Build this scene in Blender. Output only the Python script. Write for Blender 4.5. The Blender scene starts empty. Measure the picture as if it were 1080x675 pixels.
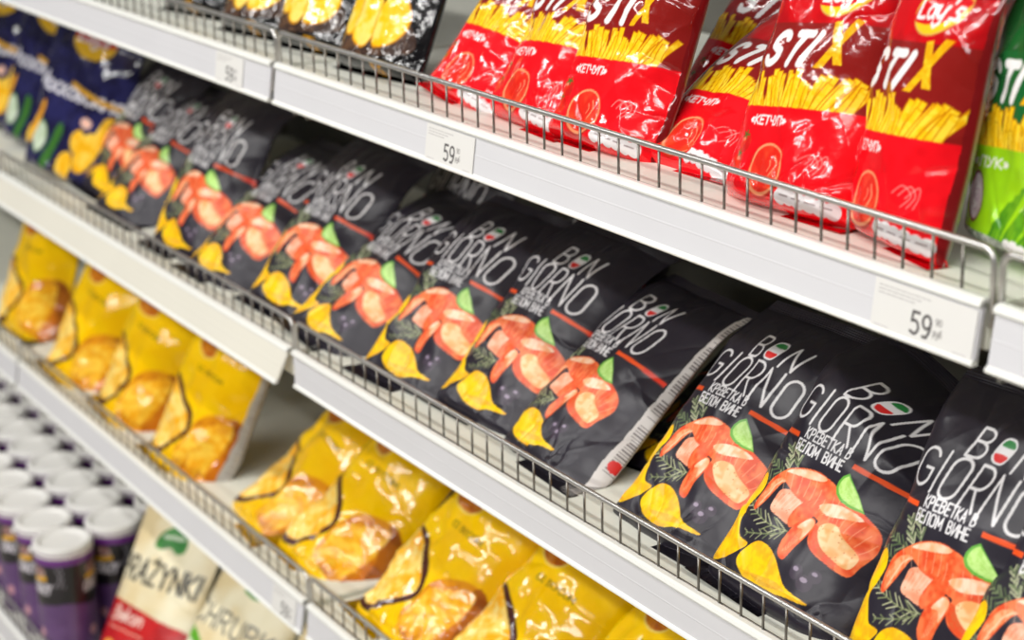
import bpy, bmesh, math, random
import numpy as np
from mathutils import Matrix, Vector, Euler

scene = bpy.context.scene
COL = scene.collection
ZO = 0.9                      # height of the calibration origin above the shop floor

# ------------------------------------------------------------------ camera
cam_d = bpy.data.cameras.new('camera')
cam = bpy.data.objects.new('camera', cam_d)
COL.objects.link(cam)
cam.location = (1.79242, -0.82085, 0.61803 + ZO)
cam.rotation_euler = (1.25812, 0.02193, 1.01702)
cam_d.sensor_width = 36.0
cam_d.lens = 2050.0 / 1080.0 * 36.0
cam_d.clip_start = 0.05
cam_d.dof.use_dof = True
cam_d.dof.focus_distance = 1.49
cam_d.dof.aperture_fstop = 5.8
cam_d.dof.aperture_blades = 0
scene.camera = cam

# ------------------------------------------------------------------ world, lights, exposure
world = bpy.data.worlds.new('world')
scene.world = world
world.use_nodes = True
wn = world.node_tree
bg = wn.nodes['Background']
tc = wn.nodes.new('ShaderNodeTexCoord')
sx = wn.nodes.new('ShaderNodeSeparateXYZ')
rp = wn.nodes.new('ShaderNodeValToRGB')
mp = wn.nodes.new('ShaderNodeMapRange')
mp.inputs['From Min'].default_value = -1.0
mp.inputs['From Max'].default_value = 1.0
wn.links.new(tc.outputs['Generated'], sx.inputs[0])
wn.links.new(sx.outputs['Z'], mp.inputs['Value'])
wn.links.new(mp.outputs[0], rp.inputs[0])
wn.links.new(rp.outputs[0], bg.inputs[0])
cr = rp.color_ramp
cr.elements[0].position = 0.0; cr.elements[0].color = (0.30, 0.28, 0.26, 1)
cr.elements[1].position = 1.0; cr.elements[1].color = (0.95, 0.97, 1.0, 1)
e = cr.elements.new(0.5); e.color = (0.34, 0.34, 0.36, 1)
bg.inputs['Strength'].default_value = 0.20

def area(name, loc, rot, sx_, sy_, power, color=(1, 1, 1)):
    l = bpy.data.lights.new(name, 'AREA')
    l.shape = 'RECTANGLE'; l.size = sx_; l.size_y = sy_; l.energy = power; l.color = color
    o = bpy.data.objects.new(name, l); COL.objects.link(o)
    o.location = loc; o.rotation_euler = rot
    return o
# rows of fluorescent ceiling lamps along the aisle
for lx, ly, pw in [(-2.4, -1.1, 13), (-0.6, -1.1, 14), (1.2, -1.1, 14), (3.0, -1.1, 13), (-1.6, -2.3, 25), (0.4, -2.3, 25), (2.4, -2.3, 25), (-0.6, -3.7, 36), (1.8, -3.7, 36)]:
    area('ceiling_tube_light', (lx, ly, 2.95), (math.radians(16 if ly > -2 else 34), 0, 0), 1.5, 0.10, pw, (1.0, 0.985, 0.955))

scene.view_settings.view_transform = 'Standard'
scene.view_settings.look = 'None'
scene.view_settings.exposure = -0.06
scene.view_settings.gamma = 1.0
scene.view_settings.use_curve_mapping = False

# ------------------------------------------------------------------ helpers
def lin(c):
    c = np.asarray(c, float) / 255.0
    return np.where(c <= 0.04045, c / 12.92, ((c + 0.055) / 1.055) ** 2.4)

def mat(name, color=(200, 200, 200), rough=0.5, metal=0.0, attr=False, coat=0.0, bump=0.0, bscale=60.0, spec=0.5, mottled=0.0, bdist=0.002):
    m = bpy.data.materials.new(name); m.use_nodes = True
    nt = m.node_tree; b = nt.nodes['Principled BSDF']
    b.inputs['Base Color'].default_value = (*lin(color), 1)
    b.inputs['Roughness'].default_value = rough
    b.inputs['Metallic'].default_value = metal
    b.inputs['Specular IOR Level'].default_value = spec
    b.inputs['Coat Weight'].default_value = coat
    b.inputs['Coat Roughness'].default_value = 0.06
    tcn = nt.nodes.new('ShaderNodeTexCoord')
    if attr:
        a = nt.nodes.new('ShaderNodeAttribute'); a.attribute_name = 'print'
        nt.links.new(a.outputs['Color'], b.inputs['Base Color'])
    elif mottled:
        n = nt.nodes.new('ShaderNodeTexNoise'); n.inputs['Scale'].default_value = 9.0; n.inputs['Detail'].default_value = 5
        r = nt.nodes.new('ShaderNodeValToRGB')
        c = lin(color)
        r.color_ramp.elements[0].color = (*(c * (1 - mottled)), 1); r.color_ramp.elements[0].position = .3
        r.color_ramp.elements[1].color = (*np.clip(c * (1 + mottled), 0, 1), 1); r.color_ramp.elements[1].position = .7
        nt.links.new(tcn.outputs['Object'], n.inputs['Vector']); nt.links.new(n.outputs['Fac'], r.inputs[0]); nt.links.new(r.outputs[0], b.inputs['Base Color'])
    if bump:
        n = nt.nodes.new('ShaderNodeTexNoise'); n.inputs['Scale'].default_value = bscale; n.inputs['Detail'].default_value = 3
        bp = nt.nodes.new('ShaderNodeBump'); bp.inputs['Strength'].default_value = bump; bp.inputs['Distance'].default_value = bdist
        nt.links.new(tcn.outputs['Object'], n.inputs['Vector']); nt.links.new(n.outputs['Fac'], bp.inputs['Height']); nt.links.new(bp.outputs[0], b.inputs['Normal'])
    return m

M = dict(
    film_black=mat('matte_printed_film', attr=True, rough=0.33, bump=0.15, bscale=40, spec=0.36, bdist=0.004),
    film_gloss=mat('glossy_printed_film', attr=True, rough=0.11, coat=0.12, bump=0.32, bscale=38, spec=0.42, bdist=0.004),
    film_gloss_dark=mat('glossy_dark_film', attr=True, rough=0.11, coat=0.2, bump=0.4, bscale=40, spec=0.5, bdist=0.004),
    paper=mat('matte_pouch_film', attr=True, rough=0.4, bump=0.15, bscale=30),
    tag=mat('printed_paper_tag', attr=True, rough=0.45),
    can=mat('printed_can_wrap', attr=True, rough=0.3, coat=0.2),
    lid=mat('white_plastic_lid', (232, 230, 226), rough=0.35, mottled=0.03),
    steel=mat('chromed_steel_wire', (206, 204, 200), rough=0.33, metal=0.9, bump=0.05, bscale=300),
    wire=mat('zinc_steel_wire', (128, 124, 118), rough=0.36, metal=0.85, bump=0.05, bscale=300),
    deck=mat('painted_shelf_steel', (226, 226, 214), rough=0.42, mottled=0.03),
    strip=mat('white_price_channel', (214, 213, 216), rough=0.38, mottled=0.015),
    strip_lit=mat('lit_white_price_channel', (222, 218, 205), rough=0.4, mottled=0.015),  # same white plastic; overhead light on the tilted face painted in as warmer colour
    edge=mat('white_channel_lip', (236, 236, 230), rough=0.35, mottled=0.01),
    wall=mat('grey_gondola_back_panel', (92, 90, 83), rough=0.55, mottled=0.05),
    upright=mat('grey_upright_steel', (120, 118, 112), rough=0.5, mottled=0.05),
    floor=mat('shop_floor_tile', (190, 184, 172), rough=0.35, mottled=0.08),
)

def props(o, label=None, cat=None, group=None, kind=None):
    if label: o['label'] = label
    if cat: o['category'] = cat
    if group: o['group'] = group
    if kind: o['kind'] = kind
    return o

def link_mesh(name, verts, faces, m, parent=None, smooth=True, loc=(0, 0, 0)):
    me = bpy.data.meshes.new(name)
    me.from_pydata([tuple(v) for v in verts], [], faces)
    me.update()
    if smooth: me.polygons.foreach_set('use_smooth', [True] * len(me.polygons))
    me.materials.append(m)
    o = bpy.data.objects.new(name, me); COL.objects.link(o); o.location = loc
    if parent: o.parent = parent
    return o

def grid_mesh(name, P, m, parent=None, colors=None, close_u=False, smooth=True):
    """P: (rows, cols, 3) array of points; fast quad-grid mesh with an optional colour attribute."""
    ny, nx = P.shape[:2]
    idx = np.arange(ny * nx).reshape(ny, nx)
    if close_u: idx = np.concatenate([idx, idx[:, :1]], 1)
    a, b, c, d = idx[:-1, :-1], idx[:-1, 1:], idx[1:, 1:], idx[1:, :-1]
    q = np.stack([a, b, c, d], -1).reshape(-1, 4)
    me = bpy.data.meshes.new(name)
    me.vertices.add(ny * nx); me.vertices.foreach_set('co', P.reshape(-1).astype(np.float32))
    me.loops.add(q.size); me.loops.foreach_set('vertex_index', q.reshape(-1).astype(np.int32))
    me.polygons.add(len(q)); me.polygons.foreach_set('loop_start', (np.arange(len(q)) * 4).astype(np.int32))
    me.update(calc_edges=True); me.validate()
    me.polygons.foreach_set('use_smooth', np.full(len(me.polygons), smooth))
    if colors is not None:
        ca = me.attributes.new('print', 'FLOAT_COLOR', 'POINT')
        c4 = np.ones((ny * nx, 4), np.float32); c4[:, :3] = colors.reshape(-1, 3)
        ca.data.foreach_set('color', c4.reshape(-1))
    me.materials.append(m)
    o = bpy.data.objects.new(name, me); COL.objects.link(o)
    if parent: o.parent = parent
    return o

def box(name, lo, hi, m, parent=None, bevel=0.0):
    bm = bmesh.new(); bmesh.ops.create_cube(bm, size=1)
    for v in bm.verts:
        v.co = Vector([(lo[i] + hi[i]) / 2 + v.co[i] * (hi[i] - lo[i]) for i in range(3)])
    if bevel: bmesh.ops.bevel(bm, geom=list(bm.edges), offset=bevel, segments=2, affect='EDGES')
    me = bpy.data.meshes.new(name); bm.to_mesh(me); bm.free(); me.materials.append(m)
    o = bpy.data.objects.new(name, me); COL.objects.link(o)
    if parent: o.parent = parent
    return o

def tube(name, pts, r, m, parent=None, seg=10):
    pts = [Vector(p) for p in pts]; V = []; F = []
    prev = None
    for i, p in enumerate(pts):
        t = (pts[min(i + 1, len(pts) - 1)] - pts[max(i - 1, 0)]).normalized()
        if prev is None:
            n = t.orthogonal().normalized()
        else:
            n = (prev - t * prev.dot(t)).normalized()
        prev = n; b = t.cross(n)
        for k in range(seg):
            a = 2 * math.pi * k / seg
            V.append(p + r * (math.cos(a) * n + math.sin(a) * b))
    for i in range(len(pts) - 1):
        for k in range(seg):
            F.append((i * seg + k, i * seg + (k + 1) % seg, (i + 1) * seg + (k + 1) % seg, (i + 1) * seg + k))
    F.append(tuple(range(seg))[::-1]); F.append(tuple(range((len(pts) - 1) * seg, len(pts) * seg)))
    return link_mesh(name, V, F, m, parent)

def extrude_profile(name, prof, x0, x1, m, parent=None):
    n = len(prof)
    V = [(x0, y, z) for y, z in prof] + [(x1, y, z) for y, z in prof]
    F = [(i, (i + 1) % n, n + (i + 1) % n, n + i) for i in range(n)] + [tuple(range(n))[::-1], tuple(range(n, 2 * n))]
    return link_mesh(name, V, F, m, parent, smooth=False)

def empty(name, loc=(0, 0, 0)):
    o = bpy.data.objects.new(name, None); COL.objects.link(o); o.location = loc; o.empty_display_size = 0.05
    return o

def copy_tree(root):
    r = root.copy(); COL.objects.link(r)
    for ch in list(root.children):
        c = ch.copy(); COL.objects.link(c); c.parent = r
        for g in list(ch.children):
            d = g.copy(); COL.objects.link(d); d.parent = c
    return r

# ------------------------------------------------------------------ value noise
class Noise:
    def __init__(s, seed): s.g = np.random.RandomState(seed).rand(128, 128) * 2 - 1
    def __call__(s, x, y):
        xi = np.floor(x).astype(int); yi = np.floor(y).astype(int); fx = x - xi; fy = y - yi
        fx = fx * fx * (3 - 2 * fx); fy = fy * fy * (3 - 2 * fy)
        g = s.g; a = g[yi % 128, xi % 128]; b = g[yi % 128, (xi + 1) % 128]; c = g[(yi + 1) % 128, xi % 128]; d = g[(yi + 1) % 128, (xi + 1) % 128]
        return (a * (1 - fx) + b * fx) * (1 - fy) + (c * (1 - fx) + d * fx) * fy

# ------------------------------------------------------------------ print canvas (mm coordinates, y up)
class Canvas:
    def __init__(s, x0, x1, y0, y1, S=3.0, color=(0, 0, 0), seed=1):
        s.x0, s.y0, s.S = x0, y0, S
        s.w = int((x1 - x0) * S) + 1; s.h = int((y1 - y0) * S) + 1
        s.a = np.zeros((s.h, s.w, 3), np.float32); s.a[:] = color
        s.X, s.Y = np.meshgrid(x0 + np.arange(s.w) / S, y0 + np.arange(s.h) / S)
        s.nz = Noise(seed)
        s.rng = random.Random(seed)
    def sub(s, xa, xb, ya, yb):
        i0 = max(0, int((xa - s.x0) * s.S) - 3); i1 = min(s.w, int((xb - s.x0) * s.S) + 4)
        j0 = max(0, int((ya - s.y0) * s.S) - 3); j1 = min(s.h, int((yb - s.y0) * s.S) + 4)
        return (slice(j0, j1), slice(i0, i1)) if i1 > i0 and j1 > j0 else None
    def blend(s, sl, cov, color):
        cov = np.clip(cov, 0, 1)[..., None]
        s.a[sl] = s.a[sl] * (1 - cov) + np.asarray(color, np.float32) * cov
    def segd(s, X, Y, p, q):
        dx, dy = q[0] - p[0], q[1] - p[1]; L = dx * dx + dy * dy + 1e-9
        t = np.clip(((X - p[0]) * dx + (Y - p[1]) * dy) / L, 0, 1)
        return np.hypot(X - p[0] - t * dx, Y - p[1] - t * dy)
    def line(s, pts, width, color, alpha=1.0):
        xs = [p[0] for p in pts]; ys = [p[1] for p in pts]
        sl = s.sub(min(xs) - width, max(xs) + width, min(ys) - width, max(ys) + width)
        if sl is None: return
        X, Y = s.X[sl], s.Y[sl]; d = np.full(X.shape, 1e9)
        for p, q in zip(pts[:-1], pts[1:]): d = np.minimum(d, s.segd(X, Y, p, q))
        s.blend(sl, alpha * ((width / 2 - d) * s.S + .5).clip(0, 1), color)
    def cov(s, pts, soft=1.0):
        xs = [p[0] for p in pts]; ys = [p[1] for p in pts]
        sl = s.sub(min(xs) - 1, max(xs) + 1, min(ys) - 1, max(ys) + 1)
        if sl is None: return None, None
        X, Y = s.X[sl], s.Y[sl]; ins = np.zeros(X.shape, bool); d = np.full(X.shape, 1e9)
        for p, q in zip(pts, pts[1:] + pts[:1]):
            c = ((p[1] > Y) != (q[1] > Y)) & (X < (q[0] - p[0]) * (Y - p[1]) / (q[1] - p[1] + 1e-12) + p[0])
            ins ^= c; d = np.minimum(d, s.segd(X, Y, p, q))
        return sl, np.clip(np.where(ins, d, -d) * s.S / soft + .5, 0, 1)
    def poly(s, pts, color, color2=None, sc=.15, smooth=0, alpha=1.0, soft=1.0, thr=0.0, dots=None):
        """filled outline; color2 is mixed in by noise of frequency sc"""
        if smooth: pts = catmull(pts, smooth)
        sl, c = s.cov(list(pts), soft)
        if sl is None: return
        col = np.asarray(color, np.float32)
        if color2 is not None:
            X, Y = s.X[sl], s.Y[sl]
            n = s.nz(X * sc + 7, Y * sc + 3) * .6 + s.nz(X * sc * 2.7, Y * sc * 2.7) * .4
            t = np.clip(n * 1.6 + .5 - thr, 0, 1)[..., None]
            col = col * (1 - t) + np.asarray(color2, np.float32) * t
        s.blend(sl, c * alpha, col)
    def ell(s, cx, cy, rx, ry, color, rot=0, **k):
        n = 40; c, sn = math.cos(rot), math.sin(rot)
        s.poly([(cx + rx * math.cos(a) * c - ry * math.sin(a) * sn, cy + rx * math.cos(a) * sn + ry * math.sin(a) * c) for a in [2 * math.pi * i / n for i in range(n)]], color, **k)
    def rect(s, xa, ya, xb, yb, color, **k): s.poly([(xa, ya), (xb, ya), (xb, yb), (xa, yb)], color, **k)
    def sample(s, x, y):
        u = np.clip((x - s.x0) * s.S, 0, s.w - 1.001); v = np.clip((y - s.y0) * s.S, 0, s.h - 1.001)
        i = u.astype(int); j = v.astype(int); fu = (u - i)[..., None]; fv = (v - j)[..., None]; a = s.a
        return (a[j, i] * (1 - fu) + a[j, i + 1] * fu) * (1 - fv) + (a[j + 1, i] * (1 - fu) + a[j + 1, i + 1] * fu) * fv

def catmull(P, n=4, closed=True):
    out = []; N = len(P)
    for i in range(N if closed else N - 1):
        p0, p1, p2, p3 = (P[(i - 1) % N], P[i], P[(i + 1) % N], P[(i + 2) % N]) if closed else (P[max(i - 1, 0)], P[i], P[i + 1], P[min(i + 2, N - 1)])
        for k in range(n):
            t = k / n
            out.append(tuple(.5 * (2 * b + (c - a) * t + (2 * a - 5 * b + 4 * c - d) * t * t + (3 * b - a - 3 * c + d) * t ** 3) for a, b, c, d in zip(p0, p1, p2, p3)))
    if not closed: out.append(P[-1])
    return out

def arc(cx, cy, rx, ry, a0, a1, n=10):
    return [(cx + rx * math.cos(math.radians(a0 + (a1 - a0) * i / n)), cy + ry * math.sin(math.radians(a0 + (a1 - a0) * i / n))) for i in range(n + 1)]

# stroke font: glyph = (width, [polylines]) with cap height 1
def _font():
    F = {}
    O = arc(.25, .75, .25, .25, 0, 180) + arc(.25, .25, .25, .25, 180, 360) + [(.5, .75)]
    F['O'] = (.5, [O]); F['0'] = F['O']
    F['B'] = (.48, [[(0, 0), (0, 1), (.22, 1)] + arc(.22, .77, .22, .23, 90, -90, 8) + [(0, .54)], [(.22, .54)] + arc(.22, .27, .26, .27, 90, -90, 8) + [(0, 0)]])
    F['В'] = F['B']
    F['N'] = (.5, [[(0, 0), (0, 1), (.5, 0), (.5, 1)]])
    F['G'] = (.5, [arc(.25, .75, .25, .25, 20, 180) + arc(.25, .25, .25, .25, 180, 360) + [(.5, .48), (.28, .48)]])
    F['I'] = (0.02, [[(0, 0), (0, 1)]])
    F['R'] = (.46, [[(0, 0), (0, 1), (.22, 1)] + arc(.22, .74, .22, .26, 90, -90, 8) + [(0, .48)], [(.2, .48), (.46, 0)]])
    F['P'] = (.46, [[(0, 0), (0, 1), (.22, 1)] + arc(.22, .74, .22, .26, 90, -90, 8) + [(0, .48)]]); F['Р'] = F['P']
    F['S'] = (.46, [arc(.23, .76, .23, .24, 20, 180, 8) + [(.05, .6), (.41, .42)] + arc(.23, .24, .23, .24, 0, -160, 8)])
    F['T'] = (.5, [[(0, 1), (.5, 1)], [(.25, 0), (.25, 1)]]); F['Т'] = F['T']
    F['X'] = (.5, [[(0, 0), (.5, 1)], [(.5, 0), (0, 1)]])
    F['L'] = (.42, [[(0, 1), (0, 0), (.42, 0)]])
    F['К'] = (.46, [[(0, 0), (0, 1)], [(.44, 1), (.04, .5), (.46, 0)]]); F['K'] = F['К']
    F['E'] = (.42, [[(.42, 0), (0, 0), (0, 1), (.42, 1)], [(0, .52), (.36, .52)]]); F['Е'] = F['E']
    F['А'] = (.5, [[(0, 0), (.25, 1), (.5, 0)], [(.1, .32), (.4, .32)]]); F['A'] = F['А']
    F['Б'] = (.46, [[(.42, 1), (0, 1), (0, 0), (.2, 0)] + arc(.2, .28, .26, .28, -90, 90, 8) + [(0, .56)]])
    F['Л'] = (.5, [[(0, 0), (.08, .05), (.16, 1), (.5, 1), (.5, 0)]])
    F['О'] = F['O']; F['Н'] = (.46, [[(0, 0), (0, 1)], [(.46, 0), (.46, 1)], [(0, .5), (.46, .5)]]); F['H'] = F['Н']
    F['М'] = (.6, [[(0, 0), (0, 1), (.3, .25), (.6, 1), (.6, 0)]]); F['M'] = F['М']
    F['И'] = (.5, [[(0, 1), (0, 0), (.5, 1), (.5, 0)]])
    F['Ч'] = (.46, [[(0, 1), (0, .62), (.1, .45), (.46, .45)], [(.46, 1), (.46, 0)]])
    F['У'] = (.46, [[(0, 1), (.24, .4)], [(.46, 1), (.2, .1), (.02, 0)]]); F['П'] = (.46, [[(0, 0), (0, 1), (.46, 1), (.46, 0)]])
    F['«'] = (.4, [[(.18, .7), (0, .45), (.18, .2)], [(.38, .7), (.2, .45), (.38, .2)]]); F['»'] = (.4, [[(0, .7), (.18, .45), (0, .2)], [(.2, .7), (.38, .45), (.2, .2)]])
    F['5'] = (.44, [[(.42, 1), (.06, 1), (.03, .56), (.2, .62)] + arc(.2, .31, .24, .31, 90, -90, 8) + [(.0, .08)]])
    F['9'] = (.46, [arc(.23, .7, .23, .3, 0, 360, 16), [(.46, .7), (.42, .3), (.28, 0), (.08, 0)]])
    F['Y'] = (.5, [[(0, 1), (.25, .5), (.25, 0)], [(.5, 1), (.25, .5)]])
    F['Ż'] = (.46, [[(0, 1), (.46, 1), (0, 0), (.46, 0)], [(.22, 1.16), (.24, 1.18)]])
    F['Z'] = (.46, [[(0, 1), (.46, 1), (0, 0), (.46, 0)]])
    F['C'] = (.48, [arc(.25, .72, .25, .28, 20, 180) + arc(.25, .28, .25, .28, 180, 340)]); F['С'] = F['C']
    F['U'] = (.48, [[(0, 1), (0, .28)] + arc(.24, .28, .24, .28, 180, 360) + [(.48, 1)]])
    # lower case
    F['a'] = (.42, [arc(.2, .3, .2, .3, 0, 360, 14), [(.42, .6), (.4, .1), (.48, 0)]])
    F['y'] = (.42, [[(0, .6), (.04, .2), (.2, .05), (.38, .25), (.42, .6)], [(.42, .6), (.36, -.2), (.15, -.38), (.0, -.22)]])
    F['s'] = (.34, [[(.34, .55), (.14, .6), (.08, .42), (.3, .25), (.22, .02), (0, .05)]])
    F["'"] = (.08, [[(.06, 1), (.02, .8)]])
    F['e'] = (.38, [[(0, .32), (.38, .34)] + arc(.19, .3, .19, .3, 0, 320, 12)])
    F['k'] = (.38, [[(0, 0), (0, 1)], [(.34, .6), (.04, .28), (.38, 0)]]); F['o'] = (.4, [arc(.2, .3, .2, .3, 0, 360, 14)])
    F['n'] = (.38, [[(0, 0), (0, .6)], [(0, .4), (.18, .6), (.36, .45), (.38, 0)]])
    F['т'] = (.38, [[(0, .6), (.38, .6)], [(.19, .6), (.19, 0)]]); F['е'] = F['e']; F['л'] = (.36, [[(0, 0), (.1, .6), (.36, .6), (.36, 0)]])
    F['ь'] = (.32, [[(0, .6), (0, 0), (.2, 0), (.32, .16), (.2, .32), (0, .32)]]); F['н'] = (.36, [[(0, 0), (0, .6)], [(.36, 0), (.36, .6)], [(0, .3), (.36, .3)]])
    F['ы'] = (.5, F['ь'][1] + [[(.5, 0), (.5, .6)]]); F['м'] = (.46, [[(0, 0), (0, .6), (.23, .15), (.46, .6), (.46, 0)]]); F['о'] = F['o']
    F['с'] = (.34, [arc(.19, .3, .19, .3, 40, 320, 12)]); F['к'] = (.34, [[(0, 0), (0, .6)], [(.32, .6), (.04, .3), (.34, 0)]]); F['в'] = F['ь']
    F['и'] = (.38, [[(0, .6), (0, 0), (.38, .6), (.38, 0)]]); F['й'] = (.38, F['и'][1] + [[(.1, .85), (.19, .75), (.28, .85)]])
    F['р'] = (.36, [arc(.18, .3, .18, .3, 0, 360, 14), [(0, .6), (0, -.35)]]); F['у'] = F['y']; F['б'] = (.36, [arc(.18, .3, .18, .3, 0, 360, 12), [(0, .3), (.05, .8), (.34, 1)]])
    F[' '] = (.3, [])
    return F
FONT = _font()

def text(c, s, x, y, h, width, color, xs=1.0, gap=.18, slant=0.0, rot=0.0, right=None):
    """stroke text; fitted between x and right when right is given"""
    tot = sum(FONT[ch][0] for ch in s) + gap * (len(s) - 1)
    if right is not None: xs = (right - x) / (tot * h)
    cr_, sr = math.cos(rot), math.sin(rot); cx = 0.0
    for ch in s:
        w, pls = FONT[ch]
        for pl in pls:
            pts = []
            for px, py in pl:
                lx = (cx + px) * h * xs + py * h * slant; ly = py * h
                pts.append((x + lx * cr_ - ly * sr, y + lx * sr + ly * cr_))
            c.line(pts, width, color)
        cx += w + gap

# ------------------------------------------------------------------ printed fronts
def art_shrimp():
    BK = (40, 36, 46)
    c = Canvas(-100, 100, -12, 240, 3.2, BK, 3)
    W = (232, 230, 232)
    OR = (236, 84, 30)
    # rosemary behind
    def sprig(pts, n, ln, col, col2, w=1.1):
        P = catmull(pts, 6, False); c.line(P, 1.2, col2)
        for i in range(n):
            t = (i + .5) / n; k = int(t * (len(P) - 1)); p = P[k]; q = P[min(k + 1, len(P) - 1)]
            a = math.atan2(q[1] - p[1], q[0] - p[0])
            for sg in (-1, 1):
                aa = a + sg * (.5 + .25 * c.rng.random()); l = ln * (1 - .35 * t) * (.7 + .5 * c.rng.random())
                c.line([p, (p[0] + l * math.cos(aa), p[1] + l * math.sin(aa))], w, col if (i + sg) % 3 else col2)
    g1, g2 = (176, 180, 146), (112, 126, 90)
    sprig([(-39, 92), (-46, 100), (-53, 109)], 6, 9, g1, g2, 1.5)
    sprig([(-42, 88), (-56, 90), (-70, 94)], 6, 9, g2, (80, 96, 66), 1.5)
    sprig([(-48, 74), (-62, 80), (-78, 86)], 6, 8, g2, (80, 96, 66), 1.4)
    sprig([(-33, 97), (-38, 106), (-44, 112)], 5, 9, g2, g1, 1.4)
    sprig([(-14, 51), (-33, 49), (-52, 52), (-67, 57)], 9, 12, (176, 178, 140), (124, 132, 92), 1.1)
    sprig([(-16, 49), (-32, 41), (-54, 34)], 6, 9, (146, 150, 112), (110, 120, 84), 1.0)
    # shrimps
    sh, sh2, deep, pale = (244, 122, 70), (250, 172, 122), (226, 78, 36), (253, 216, 188)
    c.poly([(-39, 60), (-39, 70), (-36, 77), (-26, 80), (-15, 77), (-3, 77), (-9, 66), (-16, 56), (-27, 57)], (244, 148, 112), (250, 190, 160), .08, smooth=4)
    c.poly([(-16, 56), (-9, 66), (-3, 76), (3, 76), (-6, 58)], deep, sh, .1, smooth=3)
    c.poly([(-57, 53), (-60, 58), (-60, 65), (-56, 80), (-42, 92), (-28, 99), (-13, 102), (-3, 101), (8, 99), (17, 93), (20, 86), (7, 79), (-3, 76), (-15, 76), (-25, 78), (-33, 82), (-38, 82), (-45, 71), (-53, 55)], sh, deep, .12, smooth=4)
    c.poly([(-41, 91), (-28, 98), (-13, 101), (-2, 100), (-8, 96), (-30, 92)], pale, sh2, .1, smooth=3)
    c.poly([(-56, 56), (-58, 64), (-53, 79), (-42, 85), (-40, 82), (-47, 71), (-53, 57)], sh2, sh, .2, smooth=3)
    for i in range(5): c.line([(-54 + i * .4, 58 + i * 2), (-48 + i, 76 + i), (-40 + i, 84)], .5, (250, 205, 170), .7)
    c.poly([(-19, 62), (-13, 76), (3, 85), (3, 71), (-9, 57), (-16, 55)], deep, sh, .1, smooth=3)
    c.poly([(-9, 77), (5, 86), (30, 91), (47, 87), (58, 80), (60, 68), (55, 54), (50, 43), (35, 44), (20, 47), (10, 53), (7, 62), (10, 69), (3, 71)], sh, deep, .12, smooth=4)
    c.poly([(2, 80), (14, 86), (30, 88), (42, 85), (30, 80), (14, 76)], sh2, pale, .12, smooth=3)
    c.poly([(9, 66), (8, 58), (16, 50), (28, 46), (40, 43), (34, 52), (20, 56), (14, 65)], deep, (214, 96, 50), .2, smooth=3)
    c.poly([(14, 65), (20, 72), (30, 73), (38, 67), (50, 61), (52, 56), (48, 48), (37, 49), (23, 54)], (246, 206, 156), (236, 170, 104), .13, smooth=4)
    c.poly([(-5, 31), (-11, 34), (-14, 44), (-10, 59), (1, 69), (8, 68), (9, 61), (2, 45), (-1, 33)], sh, deep, .1, smooth=3)
    c.poly([(-7, 58), (1, 68), (8, 67), (7, 60), (2, 50), (0, 58)], sh2, pale, .12, smooth=3)
    for i in range(4): c.line([(-8 + i * 1.2, 36 + i), (-4 + i * 1.6, 52), (3 + i, 64)], .5, (250, 180, 140), .6)
    for i in range(9):
        t = i / 8; c.line(catmull([(-50 + 62 * t, 84 + 14 * math.sin(3.0 * t + .4)), (-46 + 58 * t, 78 + 12 * math.sin(2.8 * t + .3)), (-42 + 52 * t, 74 + 6 * math.sin(2.6 * t + .3))], 4, False), .8, (252, 186, 150), .55)
    for i in range(8):
        t = i / 7; c.line(catmull([(12 + 46 * t, 90 - 16 * t * t), (14 + 40 * t, 82 - 15 * t * t), (18 + 32 * t, 75 - 13 * t * t)], 4, False), .8, (252, 186, 150), .5)
    for i in range(6): c.line([(-38 + 4 * i, 62 + 1.2 * i), (-34 + 4 * i, 75 + .3 * i)], .7, (253, 214, 190), .5)
    for i in range(60):
        a, b = c.rng.uniform(-40, 55), c.rng.uniform(50, 98)
        px = c.a[int((b - c.y0) * c.S), int((a - c.x0) * c.S)]
        if px[0] > 200: c.ell(a, b, .5, .5, (190, 84, 40), alpha=.7)
    # lime
    c.poly([(18, 112), (12.5, 108), (9.5, 103), (9, 98), (12, 93.5), (18, 90.5), (28, 89), (39, 90), (29.5, 101)], (104, 176, 66))
    c.poly([(18.3, 110), (14.2, 106.8), (11.8, 102.5), (11.6, 98.7), (14, 95.2), (19, 92.6), (28, 91), (37.6, 91.2), (28.8, 101)], (176, 224, 112), (196, 236, 140), .3)
    for k in range(4): c.line([(34, 92), (14 + k * 2.4, 96 + k * 3.6)], .5, (206, 238, 160), .7)
    # crisps
    ch, ch2 = (255, 206, 4), (244, 176, 14)
    c.poly([(-70, 82), (-64, 80), (-61, 70), (-66, 56), (-68, 46), (-64, 36), (-58, 29), (-47, 28), (-48, 23), (-62, 10), (-74, 3), (-86, 4), (-92, 16), (-90, 32), (-84, 46), (-82, 62), (-77, 74)], ch, ch2, .12, smooth=3, thr=.25)
    c.poly([(-49, 13), (-45, 25), (-35, 34), (-21, 34), (-9, 29), (2, 21), (14, 14), (35, 12), (32, 9.5), (19, 8), (8, 6), (-6, 1), (-26, 2), (-40, 6)], ch, ch2, .12, smooth=3, thr=.25)
    c.poly([(-30, 9), (-12, 6), (4, 9), (14, 11.5), (2, 14), (-14, 12)], (240, 190, 90), (228, 160, 50), .3, smooth=3, alpha=.7)
    # dark berries
    for bx, by, r in ((16, 29, 6), (26, 24, 6.5), (31, 32, 5)):
        c.ell(bx, by, r, r, (62, 52, 66)); c.ell(bx - r * .2, by + r * .35, r * .45, r * .3, (150, 136, 156))
    # orange rules
    c.poly([(-100, 118), (-50, 118), (-50, 122), (-100, 122)], OR)
    c.poly([(17, 116), (100, 113), (100, 117), (17, 120)], OR)
    c.poly([(60, 114.4), (100, 113), (100, 117), (60, 118.4)], (224, 50, 34), soft=12)
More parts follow.
